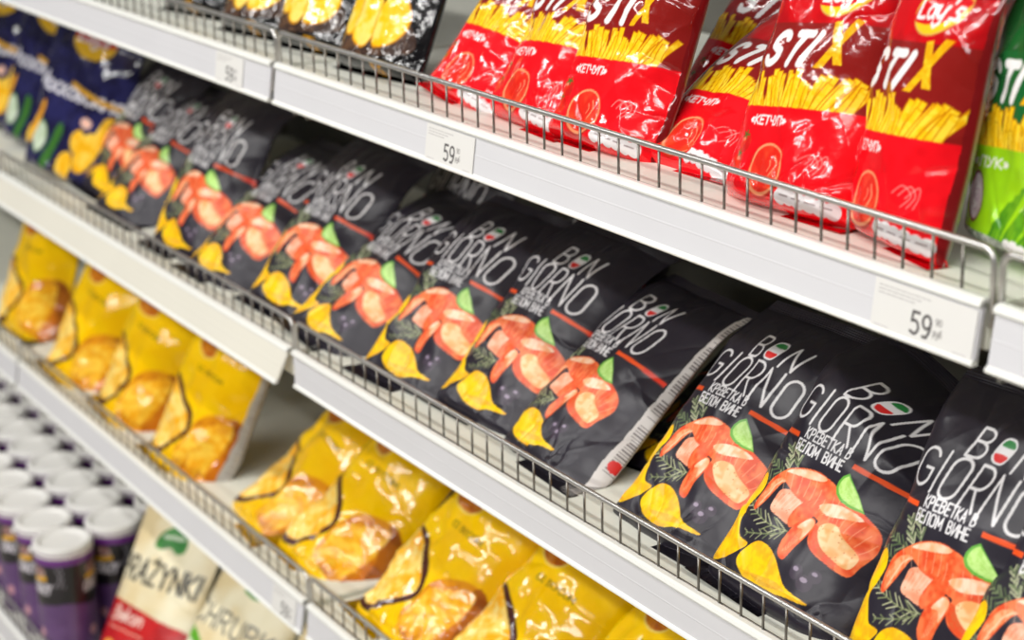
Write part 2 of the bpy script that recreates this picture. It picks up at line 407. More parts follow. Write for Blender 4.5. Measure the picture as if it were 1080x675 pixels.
    # lettering
    text(c, 'B', -29, 163, 22, 2.2, W, xs=1.25, slant=.2)
    fl = [(-8, 169), (-5, 164.5), (2, 164), (7, 168), (11, 178), (8, 183.5), (1, 184), (-4, 180)]
    c.poly(fl, W, smooth=4)
    c.poly([(-6, 169.5), (-4, 166), (1.5, 165.4), (5.5, 168.3), (6.5, 171.3), (-5, 171.3)], (222, 44, 44), smooth=2)
    c.poly([(-2.2, 177.3), (9, 177.3), (9.4, 179.5), (7, 182), (1, 182.4), (-2, 179.8)], (40, 128, 62), smooth=2)
    text(c, 'N', 15, 162, 22, 2.2, W, xs=1.2, slant=.3)
    for ch_, xa, xb, y0, hh in (('G', -66, -51, 133, 28), ('I', -43.5, -43, 131, 31), ('O', -36, -21, 130, 31), ('R', -14, 1, 128, 33), ('N', 7, 22, 126, 33), ('O', 28, 44, 124, 34)):
        w = FONT[ch_][0]; text(c, ch_, xa, y0, hh, 2.35, W, xs=(xb - xa) / max(w * hh, 1) if ch_ != 'I' else 1, slant=.12)
    text(c, 'КРЕВЕТКА В', -42, 120.5, 8.4, 1.45, W, right=9, gap=.2)
    text(c, 'БЕЛОМ ВИНЕ', -47, 109.5, 8.4, 1.45, W, right=7, gap=.2)
    return c

def fries(c, x0, x1, yb, yt, n=20, dark=(214, 132, 0)):
    for layer in range(2):
        for i in range(n):
            t = (i + c.rng.random() * .7) / n; x = x0 + (x1 - x0) * t
            a = (t - .42) * .8 + c.rng.uniform(-.2, .25); L = (yt - yb + 6) * (c.rng.uniform(.7, 1.0)) ; w = c.rng.uniform(2.6, 3.6)
            p = (x - 6 * math.sin(a), yb - 6); q = (x + L * math.sin(a), yb - 6 + L * math.cos(a))
            nx_, ny_ = math.cos(a) * w, -math.sin(a) * w
            c.poly([(p[0] - nx_, p[1] - ny_), (p[0] + nx_, p[1] + ny_), (q[0] + nx_, q[1] + ny_), (q[0] - nx_, q[1] - ny_)], dark)
            k = .74
            c.poly([(p[0] - nx_ * k, p[1] - ny_ * k), (p[0] + nx_ * k, p[1] + ny_ * k), (q[0] + nx_ * k, q[1] + ny_ * k - .6), (q[0] - nx_ * k, q[1] - ny_ * k - .6)], (250, 200, 20) if c.rng.random() > .3 else (240, 178, 14), (252, 218, 60), .2)

def art_stix(green=False):
    top, mid_, low = ((206, 12, 20), (138, 26, 22), (232, 14, 26)) if not green else ((30, 92, 40), (26, 96, 44), (146, 200, 22))
    c = Canvas(-90, 90, -12, 215, 2.8, mid_, 5)
    c.rect(-90, 128, 90, 215, top, color2=tuple(int(v * .86) for v in top), sc=.05)
    c.poly([(-90, 131), (-20, 124), (90, 128), (90, 122), (-20, 118), (-90, 125)], mid_)
    fries(c, -60, 48, 66, 95, 20)
    if green:
        fries(c, -60, 58, 60, 88, 14, (190, 130, 10))
    c.poly([(-90, -12), (90, -12), (90, 67), (-90, 67)], low, tuple(min(255, int(v * 1.06) + 4) for v in low), .05)
    wht = (240, 236, 234)
    for ch, xa in (('S', -44), ('T', -22), ('I', 1)):
        text(c, ch, xa, 98, 22, 6.2, wht, xs=1.25, slant=.45)
    c.poly([(12, 96), (19, 96), (43, 131), (37, 132)], (248, 190, 20), (238, 166, 10), .3)
    c.poly([(27, 99), (34, 99), (27, 130), (20, 129)], (250, 200, 40), (238, 166, 10), .3)
    # oval badge
    c.ell(20, 150, 25, 17, (214, 170, 80), rot=.25); c.ell(20, 150, 23.6, 15.6, (250, 200, 30), rot=.25)
    c.poly([(-2, 141), (-3.5, 147), (0, 153), (8, 157), (22, 160), (36, 160), (43, 157), (42, 153), (34, 144), (18, 140)], (214, 18, 28), smooth=3)
    text(c, "Lay's", -1, 144, 14, 2.6, wht, right=39, gap=.12, slant=.2)
    text(c, '«КЕТЧУП»' if not green else '«ЛУК»', -42, 54, 6.2, 1.4, wht, right=0, gap=.16, slant=.1)
    if not green:
        for tx, ty, r in ((-44, 40, 8), (-50, 26, 8.5)):
            c.ell(tx, ty, r, r * .95, (226, 50, 30), color2=(206, 26, 24), sc=.1); c.ell(tx - 2, ty + 2.5, 2.2, 1.6, (246, 130, 100))
            for k in range(5): c.line([(tx, ty + r * .7), (tx + 4 * math.cos(k * 1.25), ty + r * .7 + 3 * math.sin(k * 1.25))], 1.2, (70, 110, 40))
        c.ell(-12, 21, 21, 20, (196, 40, 24)); c.ell(-12, 22, 20, 19, (238, 150, 104)); c.ell(-11.5, 22.4, 17.8, 16.8, (224, 40, 26), color2=(240, 70, 40), sc=.08)
        c.line(catmull([(-4, 32), (0, 25), (-4, 17)], 5, False), 1.2, (246, 150, 110)); c.line(catmull([(-8, 29), (-6, 25), (-8, 21)], 5, False), 1.0, (246, 150, 110))
    else:
        c.ell(-33, 34, 10, 17, (120, 66, 60)); c.ell(-33, 34, 8.5, 15, (226, 214, 222), color2=(206, 180, 196), sc=.4); c.ell(-33, 34, 5, 10, (236, 226, 232), color2=(200, 170, 190), sc=.6)
        for k in range(14):
            x = -14 + k * 6; c.poly([(x, 8), (x + 20, 34 + (k % 3) * 5), (x + 26, 36 + (k % 3) * 5), (x + 5, 8)], (70, 136, 24), (100, 164, 30), .1)
        c.poly([(-60, 16), (60, 2), (60, -6), (-60, 6)], (206, 208, 200), (120, 130, 120), .6)
    for i in range(3): c.line(catmull([(20 + i * 6, 30 - i), (28 + i * 6, 36), (36 + i * 3, 30), (30 + i * 5, 22)], 5, False), .8, (250, 170, 160) if not green else (230, 240, 200), .8)
    for k, (bx, by) in enumerate(((12, 5), (20, 5), (28, 3), (36, 2), (44, 0), (52, -1))): c.ell(bx, by, 6.2, 6.2, (232, 228, 228))
    for k in range(4): c.line([(12 + k * 11, 6 - k * 1.6), (19 + k * 11, 5 - k * 1.6)], 1.1, (140, 120, 120), .8)
    return c

def art_yellow():
    c = Canvas(-120, 125, -14, 310, 2.0, (244, 194, 8), 7)
    c.rect(-120, -14, 125, 310, (255, 208, 2), color2=(250, 196, 0), sc=.02)
    # pleated crisps lower right
    c.poly([(8, 8), (8, 44), (24, 74), (50, 90), (74, 84), (86, 44), (88, -4), (62, -10), (36, 0)], (226, 150, 22), (200, 112, 20), .06, smooth=4)
    c.poly([(58, 88), (74, 84), (88, 44), (90, -6), (72, -8), (70, 30)], (176, 100, 22), (150, 80, 20), .1, smooth=3)
    for k in range(7):
        x = 8 + k * 7
        c.poly([(x, 2 + k * .5), (x + 2, 34 + k * 6), (x + 10, 60 + k * 4), (x + 15, 56 + k * 3), (x + 9, 24)], (252, 204, 70), (240, 166, 24), .15, smooth=3)
    # half slice with dark crust
    S = [(-84, 101), (-57, 103), (-18, 82), (7, 60), (4, 38), (-20, 16), (-40, -3), (-69, -6), (-98, 7), (-97, 34), (-101, 65)]
    c.poly(S, (74, 36, 30), smooth=4)
    c.poly([(-86, 98), (-62, 98), (-24, 76), (-2, 56), (-5, 40), (-26, 20), (-46, 4), (-68, 2), (-93, 14), (-93, 34), (-96, 62)], (248, 176, 30), (255, 220, 120), .08, smooth=4)
    c.poly([(-80, 88), (-60, 86), (-34, 66), (-40, 30), (-66, 14), (-84, 24), (-88, 60)], (255, 226, 140), (246, 180, 40), .1, smooth=4, alpha=.8)
    for k in range(7): c.line([(-90 + k * 10, 20 + k * 6), (-82 + k * 10, 40 + k * 6)], 1.6, (254, 224, 120), .6)
    c.ell(-20, 158, 26, 14, (250, 224, 120)); c.ell(-20, 158, 24, 12, (214, 130, 20), color2=(190, 96, 20), sc=.1)
    text(c, 'СО ВКУСОМ' if 'К' in FONT else 'СО', -24, 126, 6.5, 1.2, (110, 96, 20), right=34, gap=.2)
    c.ell(-6, 214, 44, 24, (250, 206, 60)); c.poly([(-48, 208), (-50, 222), (-20, 238), (20, 240), (40, 228), (34, 214), (0, 206)], (210, 24, 30), smooth=4)
    text(c, "Lay's", -42, 210, 22, 4, (240, 236, 230), right=32, gap=.12, slant=.2)
    return c

def art_blackcrisp():
    c = Canvas(-90, 90, -12, 240, 2.2, (24, 22, 24), 9)
    c.rect(-90, -12, 90, 240, (26, 24, 26), color2=(14, 13, 14), sc=.03)
    c.poly([(-72, 28), (-66, 60), (-40, 70), (50, 60), (70, 40), (56, 22), (0, 14), (-50, 14)], (92, 66, 48), (60, 42, 34), .08, smooth=4)
    for P in ([(-66, 50), (-66, 90), (-50, 112), (-28, 104), (-18, 70), (-30, 40), (-50, 34)], [(-36, 36), (-30, 84), (-6, 96), (8, 70), (2, 34), (-14, 22)], [(4, 30), (4, 70), (22, 92), (46, 86), (58, 56), (44, 34), (22, 26)], [(-46, 90), (-38, 116), (-20, 122), (-8, 104), (-20, 88)]):
        c.poly(P, (214, 140, 10), smooth=4)
        cx = sum(p[0] for p in P) / len(P); cy = sum(p[1] for p in P) / len(P)
        c.poly([(cx + (p[0] - cx) * .93, cy + (p[1] - cy) * .93) for p in P], (250, 196, 20), (252, 222, 110), .07, smooth=4)
    c.rect(14, -2, 34, 12, (226, 160, 20), color2=(60, 40, 10), sc=.9)
    for k in range(3): c.line([(-60, 4 + k * 4), (-20, 4 + k * 4)], 1.0, (130, 126, 130), .7)
    for k in range(4): c.line(catmull([(-50 + k * 24, 140), (-40 + k * 24, 158), (-30 + k * 24, 140), (-36 + k * 24, 132)], 4, False), 2.4, (200, 200, 200))
    return c

def art_blue():
    c = Canvas(-120, 120, -12, 310, 1.8, (38, 38, 82), 11)
    c.rect(-120, -12, 120, 310, (40, 40, 88), color2=(26, 24, 58), sc=.03)
    c.ell(10, 214, 46, 26, (240, 190, 40)); c.poly([(-32, 214), (-30, 232), (10, 242), (48, 234), (54, 216), (10, 210)], (196, 44, 50), smooth=4)
    text(c, "Lay's", -26, 212, 20, 4, (226, 220, 226), right=40, gap=.12, slant=.2)
    text(c, 'Московские', -96, 124, 26, 5.0, (226, 224, 232), right=100, gap=.12)
    c.ell(-60, 50, 20, 26, (90, 130, 70)); c.ell(-60, 50, 17.5, 23.5, (214, 224, 208), color2=(186, 204, 172), sc=.2)
    c.poly([(-42, 8), (-22, 74), (-14, 82), (-8, 70), (-22, 20), (-34, 2)], (60, 112, 44), smooth=3)
    c.poly([(-100, 40), (-90, 80), (-70, 106), (-62, 98), (-74, 70), (-84, 36)], (244, 180, 30), (230, 150, 20), .1, smooth=3)
    for P in ([(-4, 6), (0, 38), (22, 44), (30, 20), (18, 0)], [(30, 30), (34, 70), (60, 86), (78, 70), (66, 36), (46, 20)], [(60, 70), (70, 110), (96, 116), (100, 90), (84, 66)], [(20, 50), (14, 70), (30, 84), (44, 70), (36, 50)]):
        c.poly(P, (240, 176, 20), (250, 206, 80), .08, smooth=4)
    c.ell(38, 96, 12, 8, (236, 190, 170))
    c.poly([(-10, 150), (60, 138), (110, 134), (110, 128), (60, 130), (-10, 142)], (214, 160, 40))
    return c

def art_pouch(green=False):
    c = Canvas(-95, 95, -12, 270, 2.2, (232, 220, 186), 13)
    c.rect(-95, -12, 95, 270, (236, 226, 194), color2=(226, 206, 160), sc=.02)
    blk = (52, 50, 44)
    text(c, 'PRAŻYNKI' if not green else 'CHRUPKI', -88, 134, 31 if not green else 27, 5.4 if not green else 4.2, blk if not green else (120, 116, 104), right=74, gap=.2, slant=.06)
    if not green:
        c.poly([(-30, 188), (-26, 206), (0, 222), (26, 208), (30, 190), (14, 184), (0, 190), (-16, 184)], (38, 120, 44), (60, 140, 56), .1, smooth=3)
        c.line([(-18, 203), (18, 206)], 5, (200, 214, 190))
        c.poly([(-95, 106), (-30, 100), (30, 92), (95, 88), (95, -12), (-95, -12)], (200, 26, 28), (180, 20, 26), .05)
        text(c, 'Bekon', -64, 76, 18, 3.4, (240, 214, 200), right=0, gap=.16, slant=.2)
        c.line([(-66, 66), (10, 62)], 2, (236, 170, 150))
        for k in range(9):
            c.ell(-70 + k * 17, 20 + (k * 37 % 22), 15, 13, ((222, 120, 30), (240, 180, 90), (204, 60, 30))[k % 3], color2=(236, 150, 60), sc=.1)
    else:
        c.poly([(-95, 128), (-60, 118), (-20, 92), (20, 80), (95, 84), (95, -12), (-95, -12)], (84, 160, 30), (110, 184, 44), .05)
        c.poly([(-95, 114), (-60, 104), (-30, 76), (-34, 70), (-66, 94), (-95, 104)], (226, 232, 200))
        c.poly([(-20, 196), (-14, 214), (10, 222), (24, 206), (10, 192)], (60, 140, 44), smooth=3)
        for k in range(7): c.ell(-60 + k * 20, 24 + (k * 29 % 20), 14, 12, (236, 226, 180), color2=(214, 190, 120), sc=.1)
    return c

def art_can():
    c = Canvas(-126, 126, 0, 172, 1.8, (98, 66, 116), 15)
    c.rect(-126, 0, 126, 172, (104, 72, 122), color2=(92, 60, 110), sc=.03)
    c.poly([(-126, 92), (-90, 84), (-50, 90), (-10, 82), (30, 90), (70, 84), (126, 92), (126, 160), (-126, 160)], (30, 26, 32), (22, 20, 24), .05)
    c.rect(-126, 152, 126, 172, (110, 46, 132))
    for ox in (-84, 0, 84):
        c.ell(ox, 140, 11, 9, (196, 170, 160), color2=(120, 70, 70), sc=.3); c.poly([(ox - 12, 124), (ox + 12, 126), (ox + 12, 134), (ox - 12, 131)], (226, 170, 30))
        text(c, 'CRAZY', ox - 16, 106, 15, 3, (214, 208, 216), right=ox + 16, gap=.14, slant=.2)
        for k in range(4): c.line(catmull([(ox + 26 + k * 7, 150), (ox + 32 + k * 5, 134), (ox + 24 + k * 7, 118)], 4, False), 1.6, (200, 196, 206), .7)
        c.ell(ox - 6, 40, 6, 8, (206, 150, 160))
    return c

ART = dict(shrimp=art_shrimp(), stix=art_stix(), green=art_stix(True), yellow=art_yellow(), black=art_blackcrisp(), blue=art_blue(), praz=art_pouch(), chrup=art_pouch(True))

# ------------------------------------------------------------------ bags
def back_print(x, y, hw, base, style):
    """colours of the rear panel: a pale information strip with rows of small print beside the right edge"""
    c = np.zeros(x.shape + (3,)); c[:] = base
    if style is None: return c
    rng_ = np.random.RandomState(4); strip = (x > hw - style['w']) 
    c[strip] = style['pale']
    yi = np.floor(y / 3.2).astype(int); r = rng_.rand(400)
    on = strip & (x > hw - style['w'] + 3) & (x < hw - 4) & ((y % 3.2) < 1.5) & (r[np.clip(yi, 0, 399)] > .25) & (y > 60)
    c[on] = style['ink']
    bars = strip & (y > 20) & (y < 60) & (x < hw - 6) & (x > hw - style['w'] + 5) & ((y * 1.3 % 4) < 1.8)
    c[bars] = style['ink']
    d = np.hypot(x - (hw - style['w'] * .5), (y - 30)); c[strip & (d < 6)] = style['dot']
    return c

STY = dict(
    shrimp=dict(base=(40, 37, 44), back=dict(w=22, pale=(206, 200, 196), ink=(120, 112, 112), dot=(214, 40, 36))),
    stix=dict(base=(120, 18, 20), back=dict(w=18, pale=(160, 152, 140), ink=(96, 92, 90), dot=(226, 180, 30))),
    green=dict(base=(60, 110, 40), back=dict(w=18, pale=(190, 194, 184), ink=(96, 100, 92), dot=(226, 180, 30))),
    yellow=dict(base=(190, 150, 20), back=dict(w=60, pale=(176, 172, 166), ink=(150, 146, 140), dot=(200, 40, 60))),
    black=dict(base=(20, 18, 20), back=None), blue=dict(base=(30, 30, 66), back=None),
    praz=dict(base=(214, 200, 160), back=None), chrup=dict(base=(214, 206, 170), back=None))

def chip_bag(kind, W, H, T, nx, ny, m, seed, wr=1.0, bend=(40, 10), Tb=.6, art_scale=1.0, creases=26, fold=0.0, name='chip_bag', sag=0.0, ax=0.0, edge=None, taper=0.0, full=.07, lq=3.2, rq=2.8, tuck=0.0, rest=None, prof=None, tilt=0.0, ay=0.0):
    """A pillow bag in mm, standing along local z and facing local -y; the printed front lies at y = 0.
    W, H, T: width, height, front bulge; bend = (length of the collar, how far it falls back)."""
    if rest: rest = (rest[0], rest[1] - ay * math.cos(math.radians(rest[0])))
    H += ay
    art = ART[kind]; sty = STY[kind]; rng_ = np.random.RandomState(seed); nz = Noise(seed)
    s = np.linspace(-1, 1, nx)
    xi = .45 * s + .55 * np.sin(s * math.pi / 2)
    st = 11.0
    y = np.concatenate([-2 + 14 * np.linspace(0, 1, ny // 7, endpoint=False) ** 1.6, np.linspace(12, H - st, ny - ny // 7)])
    t = (y - y[0]) / (y[-1] - y[0])
    Pr = np.clip(1 - (1 - np.clip(t / full, 0, 1)) ** 2.2, 0, 1) ** .55 * (1 - np.clip((t - .45) / .55, 0, 1) ** 3.0) ** .7
    Pr = Pr * (1 - .25 * np.clip((t - .6) / .4, 0, 1))
    hw = W / 2 * (1 - .045 * Pr) * (1 - taper * np.clip(t / .65, 0, 1))
    kk = np.clip(t / .62, 0, 1)
    hl = hw if prof is None else (prof[0] + (prof[1] - prof[0]) * kk) * (1 - .03 * Pr)
    hw = hw if prof is None else (prof[2] + (prof[3] - prof[2]) * kk) * (1 - .03 * Pr)
    q = np.where(xi < 0, (1 - np.abs(xi) ** lq) ** .6, (1 - np.abs(xi) ** rq) ** .75)
    # arc length across the front for the print
    xr = W / 2 * .95 * xi; nr = T * .9 * q
    al = np.concatenate([[0], np.cumsum(np.hypot(np.diff(xr), np.diff(nr)))]); al -= np.interp(0, xi, al)
    X = np.where(xi[None, :] < 0, hl[:, None], hw[:, None]) * xi[None, :]; Y = np.repeat(y[:, None], nx, 1)
    Nf = T * Pr[:, None] * q[None, :]
    env = np.clip(Pr[:, None] * (q[None, :] ** .5), 0, 1)
    d = 2.2 * wr * (nz(X / 38 + 3, Y / 45) + .5 * nz(X / 17, Y / 21 + 9))
    for k in range(creases):
        side = rng_.rand()
        if side < .4: px, py, ang = rng_.uniform(-.9, .9) * W / 2, H - st - rng_.uniform(0, 8), -math.pi / 2 + rng_.uniform(-.6, .6)
        elif side < .7: px, py, ang = rng_.uniform(-.9, .9) * W / 2, 10 + rng_.uniform(0, 6), math.pi / 2 + rng_.uniform(-.7, .7)
        elif side < .86: px, py, ang = W / 2 * .96, rng_.uniform(.15, .9) * H, math.pi + rng_.uniform(-.9, .9)
        else: px, py, ang = -W / 2 * .96, rng_.uniform(.15, .9) * H, rng_.uniform(-.9, .9)
        L = rng_.uniform(25, 75) * W / 150; sg = rng_.uniform(1.2, 3.4); A = rng_.uniform(.5, 1.9) * wr * rng_.choice([-1, 1], p=[.65, .35])
        ca, sa = math.cos(ang), math.sin(ang)
        u = (X - px) * ca + (Y - py) * sa; v = -(X - px) * sa + (Y - py) * ca + 3 * nz(u / 18 + k, u * 0 + k)
        w_ = sg * (1 + 1.2 * np.clip(u / L, 0, 1))
        d += A * np.exp(-(np.abs(v) / w_) ** 1.3) * np.clip(u / 6, 0, 1) * np.clip(1 - u / L, 0, 1)
    # flattened facets
    for k in range(7):
        cx, cy = rng_.uniform(-.8, .8) * W / 2, rng_.uniform(.1, .9) * H; r = rng_.uniform(16, 34)
        a = rng_.uniform(0, 6.28); v = (X - cx) * math.cos(a) + (Y - cy) * math.sin(a); dd = np.hypot(X - cx, Y - cy)
        d -= wr * .06 * np.abs(v) * np.exp(-(dd / r) ** 2) * 1.6
    Nf = Nf + d * (.25 + .75 * env) * np.clip(t / .02, 0, 1)[:, None] * np.clip((1 - t) / .03, 0, 1)[:, None] * np.clip((1 - np.abs(xi)) / .06, 0, 1)[None, :]
    # colours
    AX = X * 1.04 + 4 * np.sign(xi)[None, :] * np.abs(xi[None, :]) ** 8 + ax; Cf = art.sample(AX / art_scale, (Y - ay - tilt * AX) / art_scale)
    if edge is not None:      # the rear panel's information strip has turned to the front
        Cf = np.where((AX > edge)[..., None], back_print(AX - edge, Y - ay, 24.0 if kind != 'yellow' else 60., sty['base'], sty['back']), Cf)
    # rear panel
    nb = max(24, nx // 4); sb = np.linspace(1, -1, nb)[1:-1]; xb = .45 * sb + .55 * np.sin(sb * math.pi / 2)
    qb = (1 - np.abs(xb) ** 3.2) ** .6
    Xb = np.where(xb[None, :] < 0, hl[:, None], hw[:, None]) * xb[None, :]; Nb = -T * Tb * Pr[:, None] * qb[None, :]
    Cb = back_print(Xb, np.repeat(y[:, None], len(xb), 1), hw[:, None], sty['base'], sty['back'])
    XX = np.concatenate([X, Xb], 1) + ax; NN = np.concatenate([Nf, Nb], 1) - T; YY = np.repeat(y[:, None], XX.shape[1], 1)
    CC = np.concatenate([Cf, Cb], 1)
    def deform(X_, Y_, N_):
        b = np.clip((Y_ - (H - bend[0])) / bend[0], 0, 1.3)
        N_ = N_ - tuck * np.clip(((X_ - ax) / (W / 2) - .1) / .9, 0, 1.1) ** 1.6 * (.35 + .65 * np.clip(Y_ / 60, 0, 1))
        N_ = N_ - bend[1] * b ** 2 + 2.5 * wr * nz(X_ / 30 + 50, Y_ / 200) * b
        if fold:  # right part of the collar folded backwards
            s_ = Y_ - (H * .84 - .50 * (X_ + W * .38)); s_ = .5 * (s_ + np.sqrt(s_ * s_ + 12))
            N_ = N_ + 3.0 * np.exp(-(s_ / 5) ** 2) - fold * s_; Y_ = Y_ - fold * .33 * s_ + .2 * np.clip(-X_, 0, 60) * np.clip(s_ / 40, 0, 1)
        if sag: N_ = N_ - sag * np.sin(np.clip(Y_ / H, 0, 1) * math.pi)
        if rest:   # pressed flat where it rests on the deck: rest = (lean in degrees, height of the origin in mm)
            sl_, cl_ = math.sin(math.radians(max(rest[0], 4))), math.cos(math.radians(rest[0]))
            lo = (-rest[1] - Y_ * cl_) / sl_
            N_ = np.where(lo < 3, np.maximum(N_, lo), N_); Y_ = np.maximum(Y_, (-rest[1] - N_ * sl_) / cl_)
        return np.stack([X_, -N_, Y_], -1) / 1000
    root = empty(name)
    grid_mesh('bag_body', deform(XX, YY, NN), m, root, lin(CC), close_u=True)
    # crimped seals
    for nm, ya, yb_, row in (('top_seal', H - st, H, -1), ('bottom_seal', 3, -4, 0)):
        n1 = max(60, nx // 2); n2 = 26
        xs_ = np.linspace(-hl[row], hw[row], n1) + ax; ys_ = np.linspace(ya, yb_, n2)
        Xs, Ys = np.meshgrid(xs_, ys_); tt = np.linspace(0, 1, n2)[:, None]
        Ns = -T + .45 * np.sin(tt * 5 * 2 * math.pi) + 1.6 * wr * nz(Xs / 22 + 5, Ys * 0 + seed) * tt
        if row == 0: Ns = Ns - 3 * tt
        col = art.sample(Xs / art_scale, np.full(Xs.shape, ya - ay if row else -11.0) / art_scale)
        Xs = np.concatenate([Xs, Xs[:, ::-1]], 1); Ys = np.concatenate([Ys, Ys[:, ::-1]], 1); Ns = np.concatenate([Ns + .25, Ns[:, ::-1] - .25], 1)
        grid_mesh(nm, deform(Xs, Ys, Ns), m, root, lin(np.concatenate([col, col[:, ::-1]], 1)), close_u=True)
    return root

def place(o, x, y, z, yaw, lean, roll, sc=1.0, ay=0.0):
    o.matrix_world = Matrix.Translation((x, y, z + ZO)) @ Matrix.Rotation(math.radians(yaw), 4, 'Z') @ Matrix.Rotation(-math.radians(lean), 4, 'X') @ Matrix.Rotation(-math.radians(roll), 4, 'Y') @ Matrix.Translation((0, 0, -ay / 1000)) @ Matrix.Scale(sc, 4)
    return o

# ------------------------------------------------------------------ the gondola
Z_TOP, Z_MID, Z_LOW, Z_BASE = 0.261, -0.046, -0.3425, -0.660     # deck heights
BACK = 0.46
o = box('floor', (-4, -4, -0.02), (4, 1.2, 0.0), M['floor']); props(o, kind='structure')
o = box('wall_back', (-4, BACK, 0.0), (4, BACK + 0.03, 2.3), M['wall']); props(o, kind='structure')

def shelf(x0, x1, z, tilt, label, lit_tone=False, front=0.0, back=BACK - .002, group=None):
    z = z + ZO
    r = empty('shelf', ((x0 + x1) / 2, back, z)); cx = (x0 + x1) / 2
    g = .0055
    def loc(o): o.location = (-cx, -back, -z); return o
    loc(box('shelf_deck', (x0 + g, front - .001, z - .028), (x1 - g, back, z), M['deck'], r, .0015))
    a = math.radians(tilt); L = .040; y0, z0 = front - .0035, z + .004
    def P(u, v): # u outward from the face, v down the face
        return (y0 - math.cos(a) * u - math.sin(a) * v, z0 + math.sin(a) * u * 0 - math.cos(a) * v + math.sin(a) * (-u) * -1 * .0)
    m = M['strip_lit'] if lit_tone else M['strip']
    face = [P(0, 0), P(.0022, .003), P(.0022, .019), P(.0024, .020), P(.0022, .021), P(.0022, L - .003), P(-.001, L - .003), P(-.001, 0)]
    loc(extrude_profile('price_channel', face, x0 + g, x1 - g, m, r))
    lip = [P(-.003, -.002), P(.0015, -.0022), P(.0042, -.0008), P(.0050, .0018), P(.0042, .0036), P(.0022, .0040), P(0, .003), P(-.003, .001)]
    loc(extrude_profile('channel_lip', lip, x0 + g, x1 - g, M['edge'], r))
    lip2 = [P(-.0012, L - .0045), P(.0022, L - .0042), P(.0042, L - .0028), P(.0046, L - .001), P(.0034, L + .0004), P(-.0012, L)]
    loc(extrude_profile('channel_edge', lip2, x0 + g, x1 - g, M['edge'], r))
    for bx in (x0 + .012, x1 - .016):   # the bracket under each end of the deck
        loc(box('shelf_bracket', (bx, .02 + front, z - .055), (bx + .004, back, z - .028), M['upright'], r))
    props(r, label, 'shelf', group)
    return r, P

def guard(x0, x1, z, label, front=0.0, h=.036, group=None):
    z = z + ZO; r = empty('wire_guard', ((x0 + x1) / 2, front, z)); cx = (x0 + x1) / 2
    a, b = x0 + .0035 - cx, x1 - .0035 - cx
    R_ = .009; top = h
    pts = [(a, 0, -.012), (a, 0, top - R_)] + [(a + R_ - R_ * math.cos(t), 0, top - R_ + R_ * math.sin(t)) for t in np.linspace(.2, 1.57, 6)]
    pts += [(a + (b - a) * k / 6, 0, top) for k in range(1, 6)]
    pts += [(b - R_ + R_ * math.sin(t), 0, top - R_ + R_ * math.cos(t)) for t in np.linspace(0, 1.4, 6)] + [(b, 0, top - R_), (b, 0, -.012)]
    tube('top_rail', pts, .0023, M['steel'], r, 12)
    tube('bottom_rail', [(a, .0028, .0035), (b, .0028, .0035)], .0014, M['wire'], r, 8)
    n = 38; first = None
    for k in range(1, n):
        x = a + (b - a) * k / n
        if first is None:
            first = tube('wire', [(0, 0, 0), (0, 0, top - .001)], .00105, M['wire'], r, 8)
            first.location = (x, 0.0, 0)
        else:
            c = first.copy(); COL.objects.link(c); c.parent = r; c.location = (x, 0.0, 0)
    props(r, label, 'wire guard', group)
    return r

names_sec = {-2: 'far left', -1: 'left', 0: 'middle', 1: 'right'}
SH = {}
lab_s = {
    ('t', -2): 'white top shelf, section farthest along the aisle behind the black crisp bags',
    ('t', -1): 'white top shelf under the black crisp bags left of the joint',
    ('t', 0): 'white top shelf carrying the red bags, two 59 price tags on its channel',
    ('t', 1): 'white top shelf section beginning at the right edge of the photo',
    ('m', -2): 'far end of the middle shelf carrying the navy blue bags',
    ('m', -1): 'middle shelf with a lit-toned price channel tilted outward, left of the joint',
    ('m', 0): 'middle shelf with greyish white upright channel under the nearest shrimp bags',
    ('m', 1): 'middle shelf section under the black bag at the lower right corner',
    ('l', -2): 'far end of the lower shelf with the leftmost yellow bag',
    ('l', -1): 'lower shelf with grey channel above the purple cans and cream pouches',
    ('l', 0): 'lower shelf section right of the joint under the nearest yellow bags',
}
for k in (-2, -1, 0, 1):
    SH['t', k] = shelf(k, k + 1, Z_TOP, 8, lab_s['t', k])
    guard(k, k + 1, Z_TOP, 'chromed wire guard, %s of the top shelf' % {-2: 'far end', -1: 'left section by black crisp bags', 0: 'long section in front of the red bags', 1: 'section starting at the green bag'}[k])
for k in (-2, -1, 0, 1):
    SH['m', k] = shelf(k, k + 1, Z_MID, 27 if k < 0 else 0, lab_s['m', k], lit_tone=k < 0)
    guard(k, k + 1, Z_MID, 'chromed wire guard on the middle shelf, %s' % {-2: 'far end by the navy bags', -1: 'left of the joint, above the lit-toned channel', 0: 'right of the joint, by the nearest shrimp bags', 1: 'section past the lower right corner'}[k])
for k in (-2, -1, 0):
    SH['l', k] = shelf(k, k + 1, Z_LOW, 10 if k < 0 else 6, lab_s['l', k])
    guard(k, k + 1, Z_LOW, 'chromed wire guard on the lower shelf, %s' % {-2: 'far end beside the leftmost yellow bag', -1: 'section above the purple cans', 0: 'right of the joint by the nearest yellow bags'}[k])
for k in (-2, -1, 0):
    shelf(k, k + 1, Z_BASE, 6, 'base shelf, %s' % {-2: 'far end under the last purple cans', -1: 'section carrying the purple cans and cream pouches', 0: 'section past the pouches at the bottom edge'}[k], front=-.118)
    guard(k, k + 1, Z_BASE, 'dark wire guard in front of the %s' % {-2: 'last purple cans on the base shelf', -1: 'nearest purple cans on the base shelf', 0: 'green pouches on the base shelf'}[k], front=-.118, h=.040)
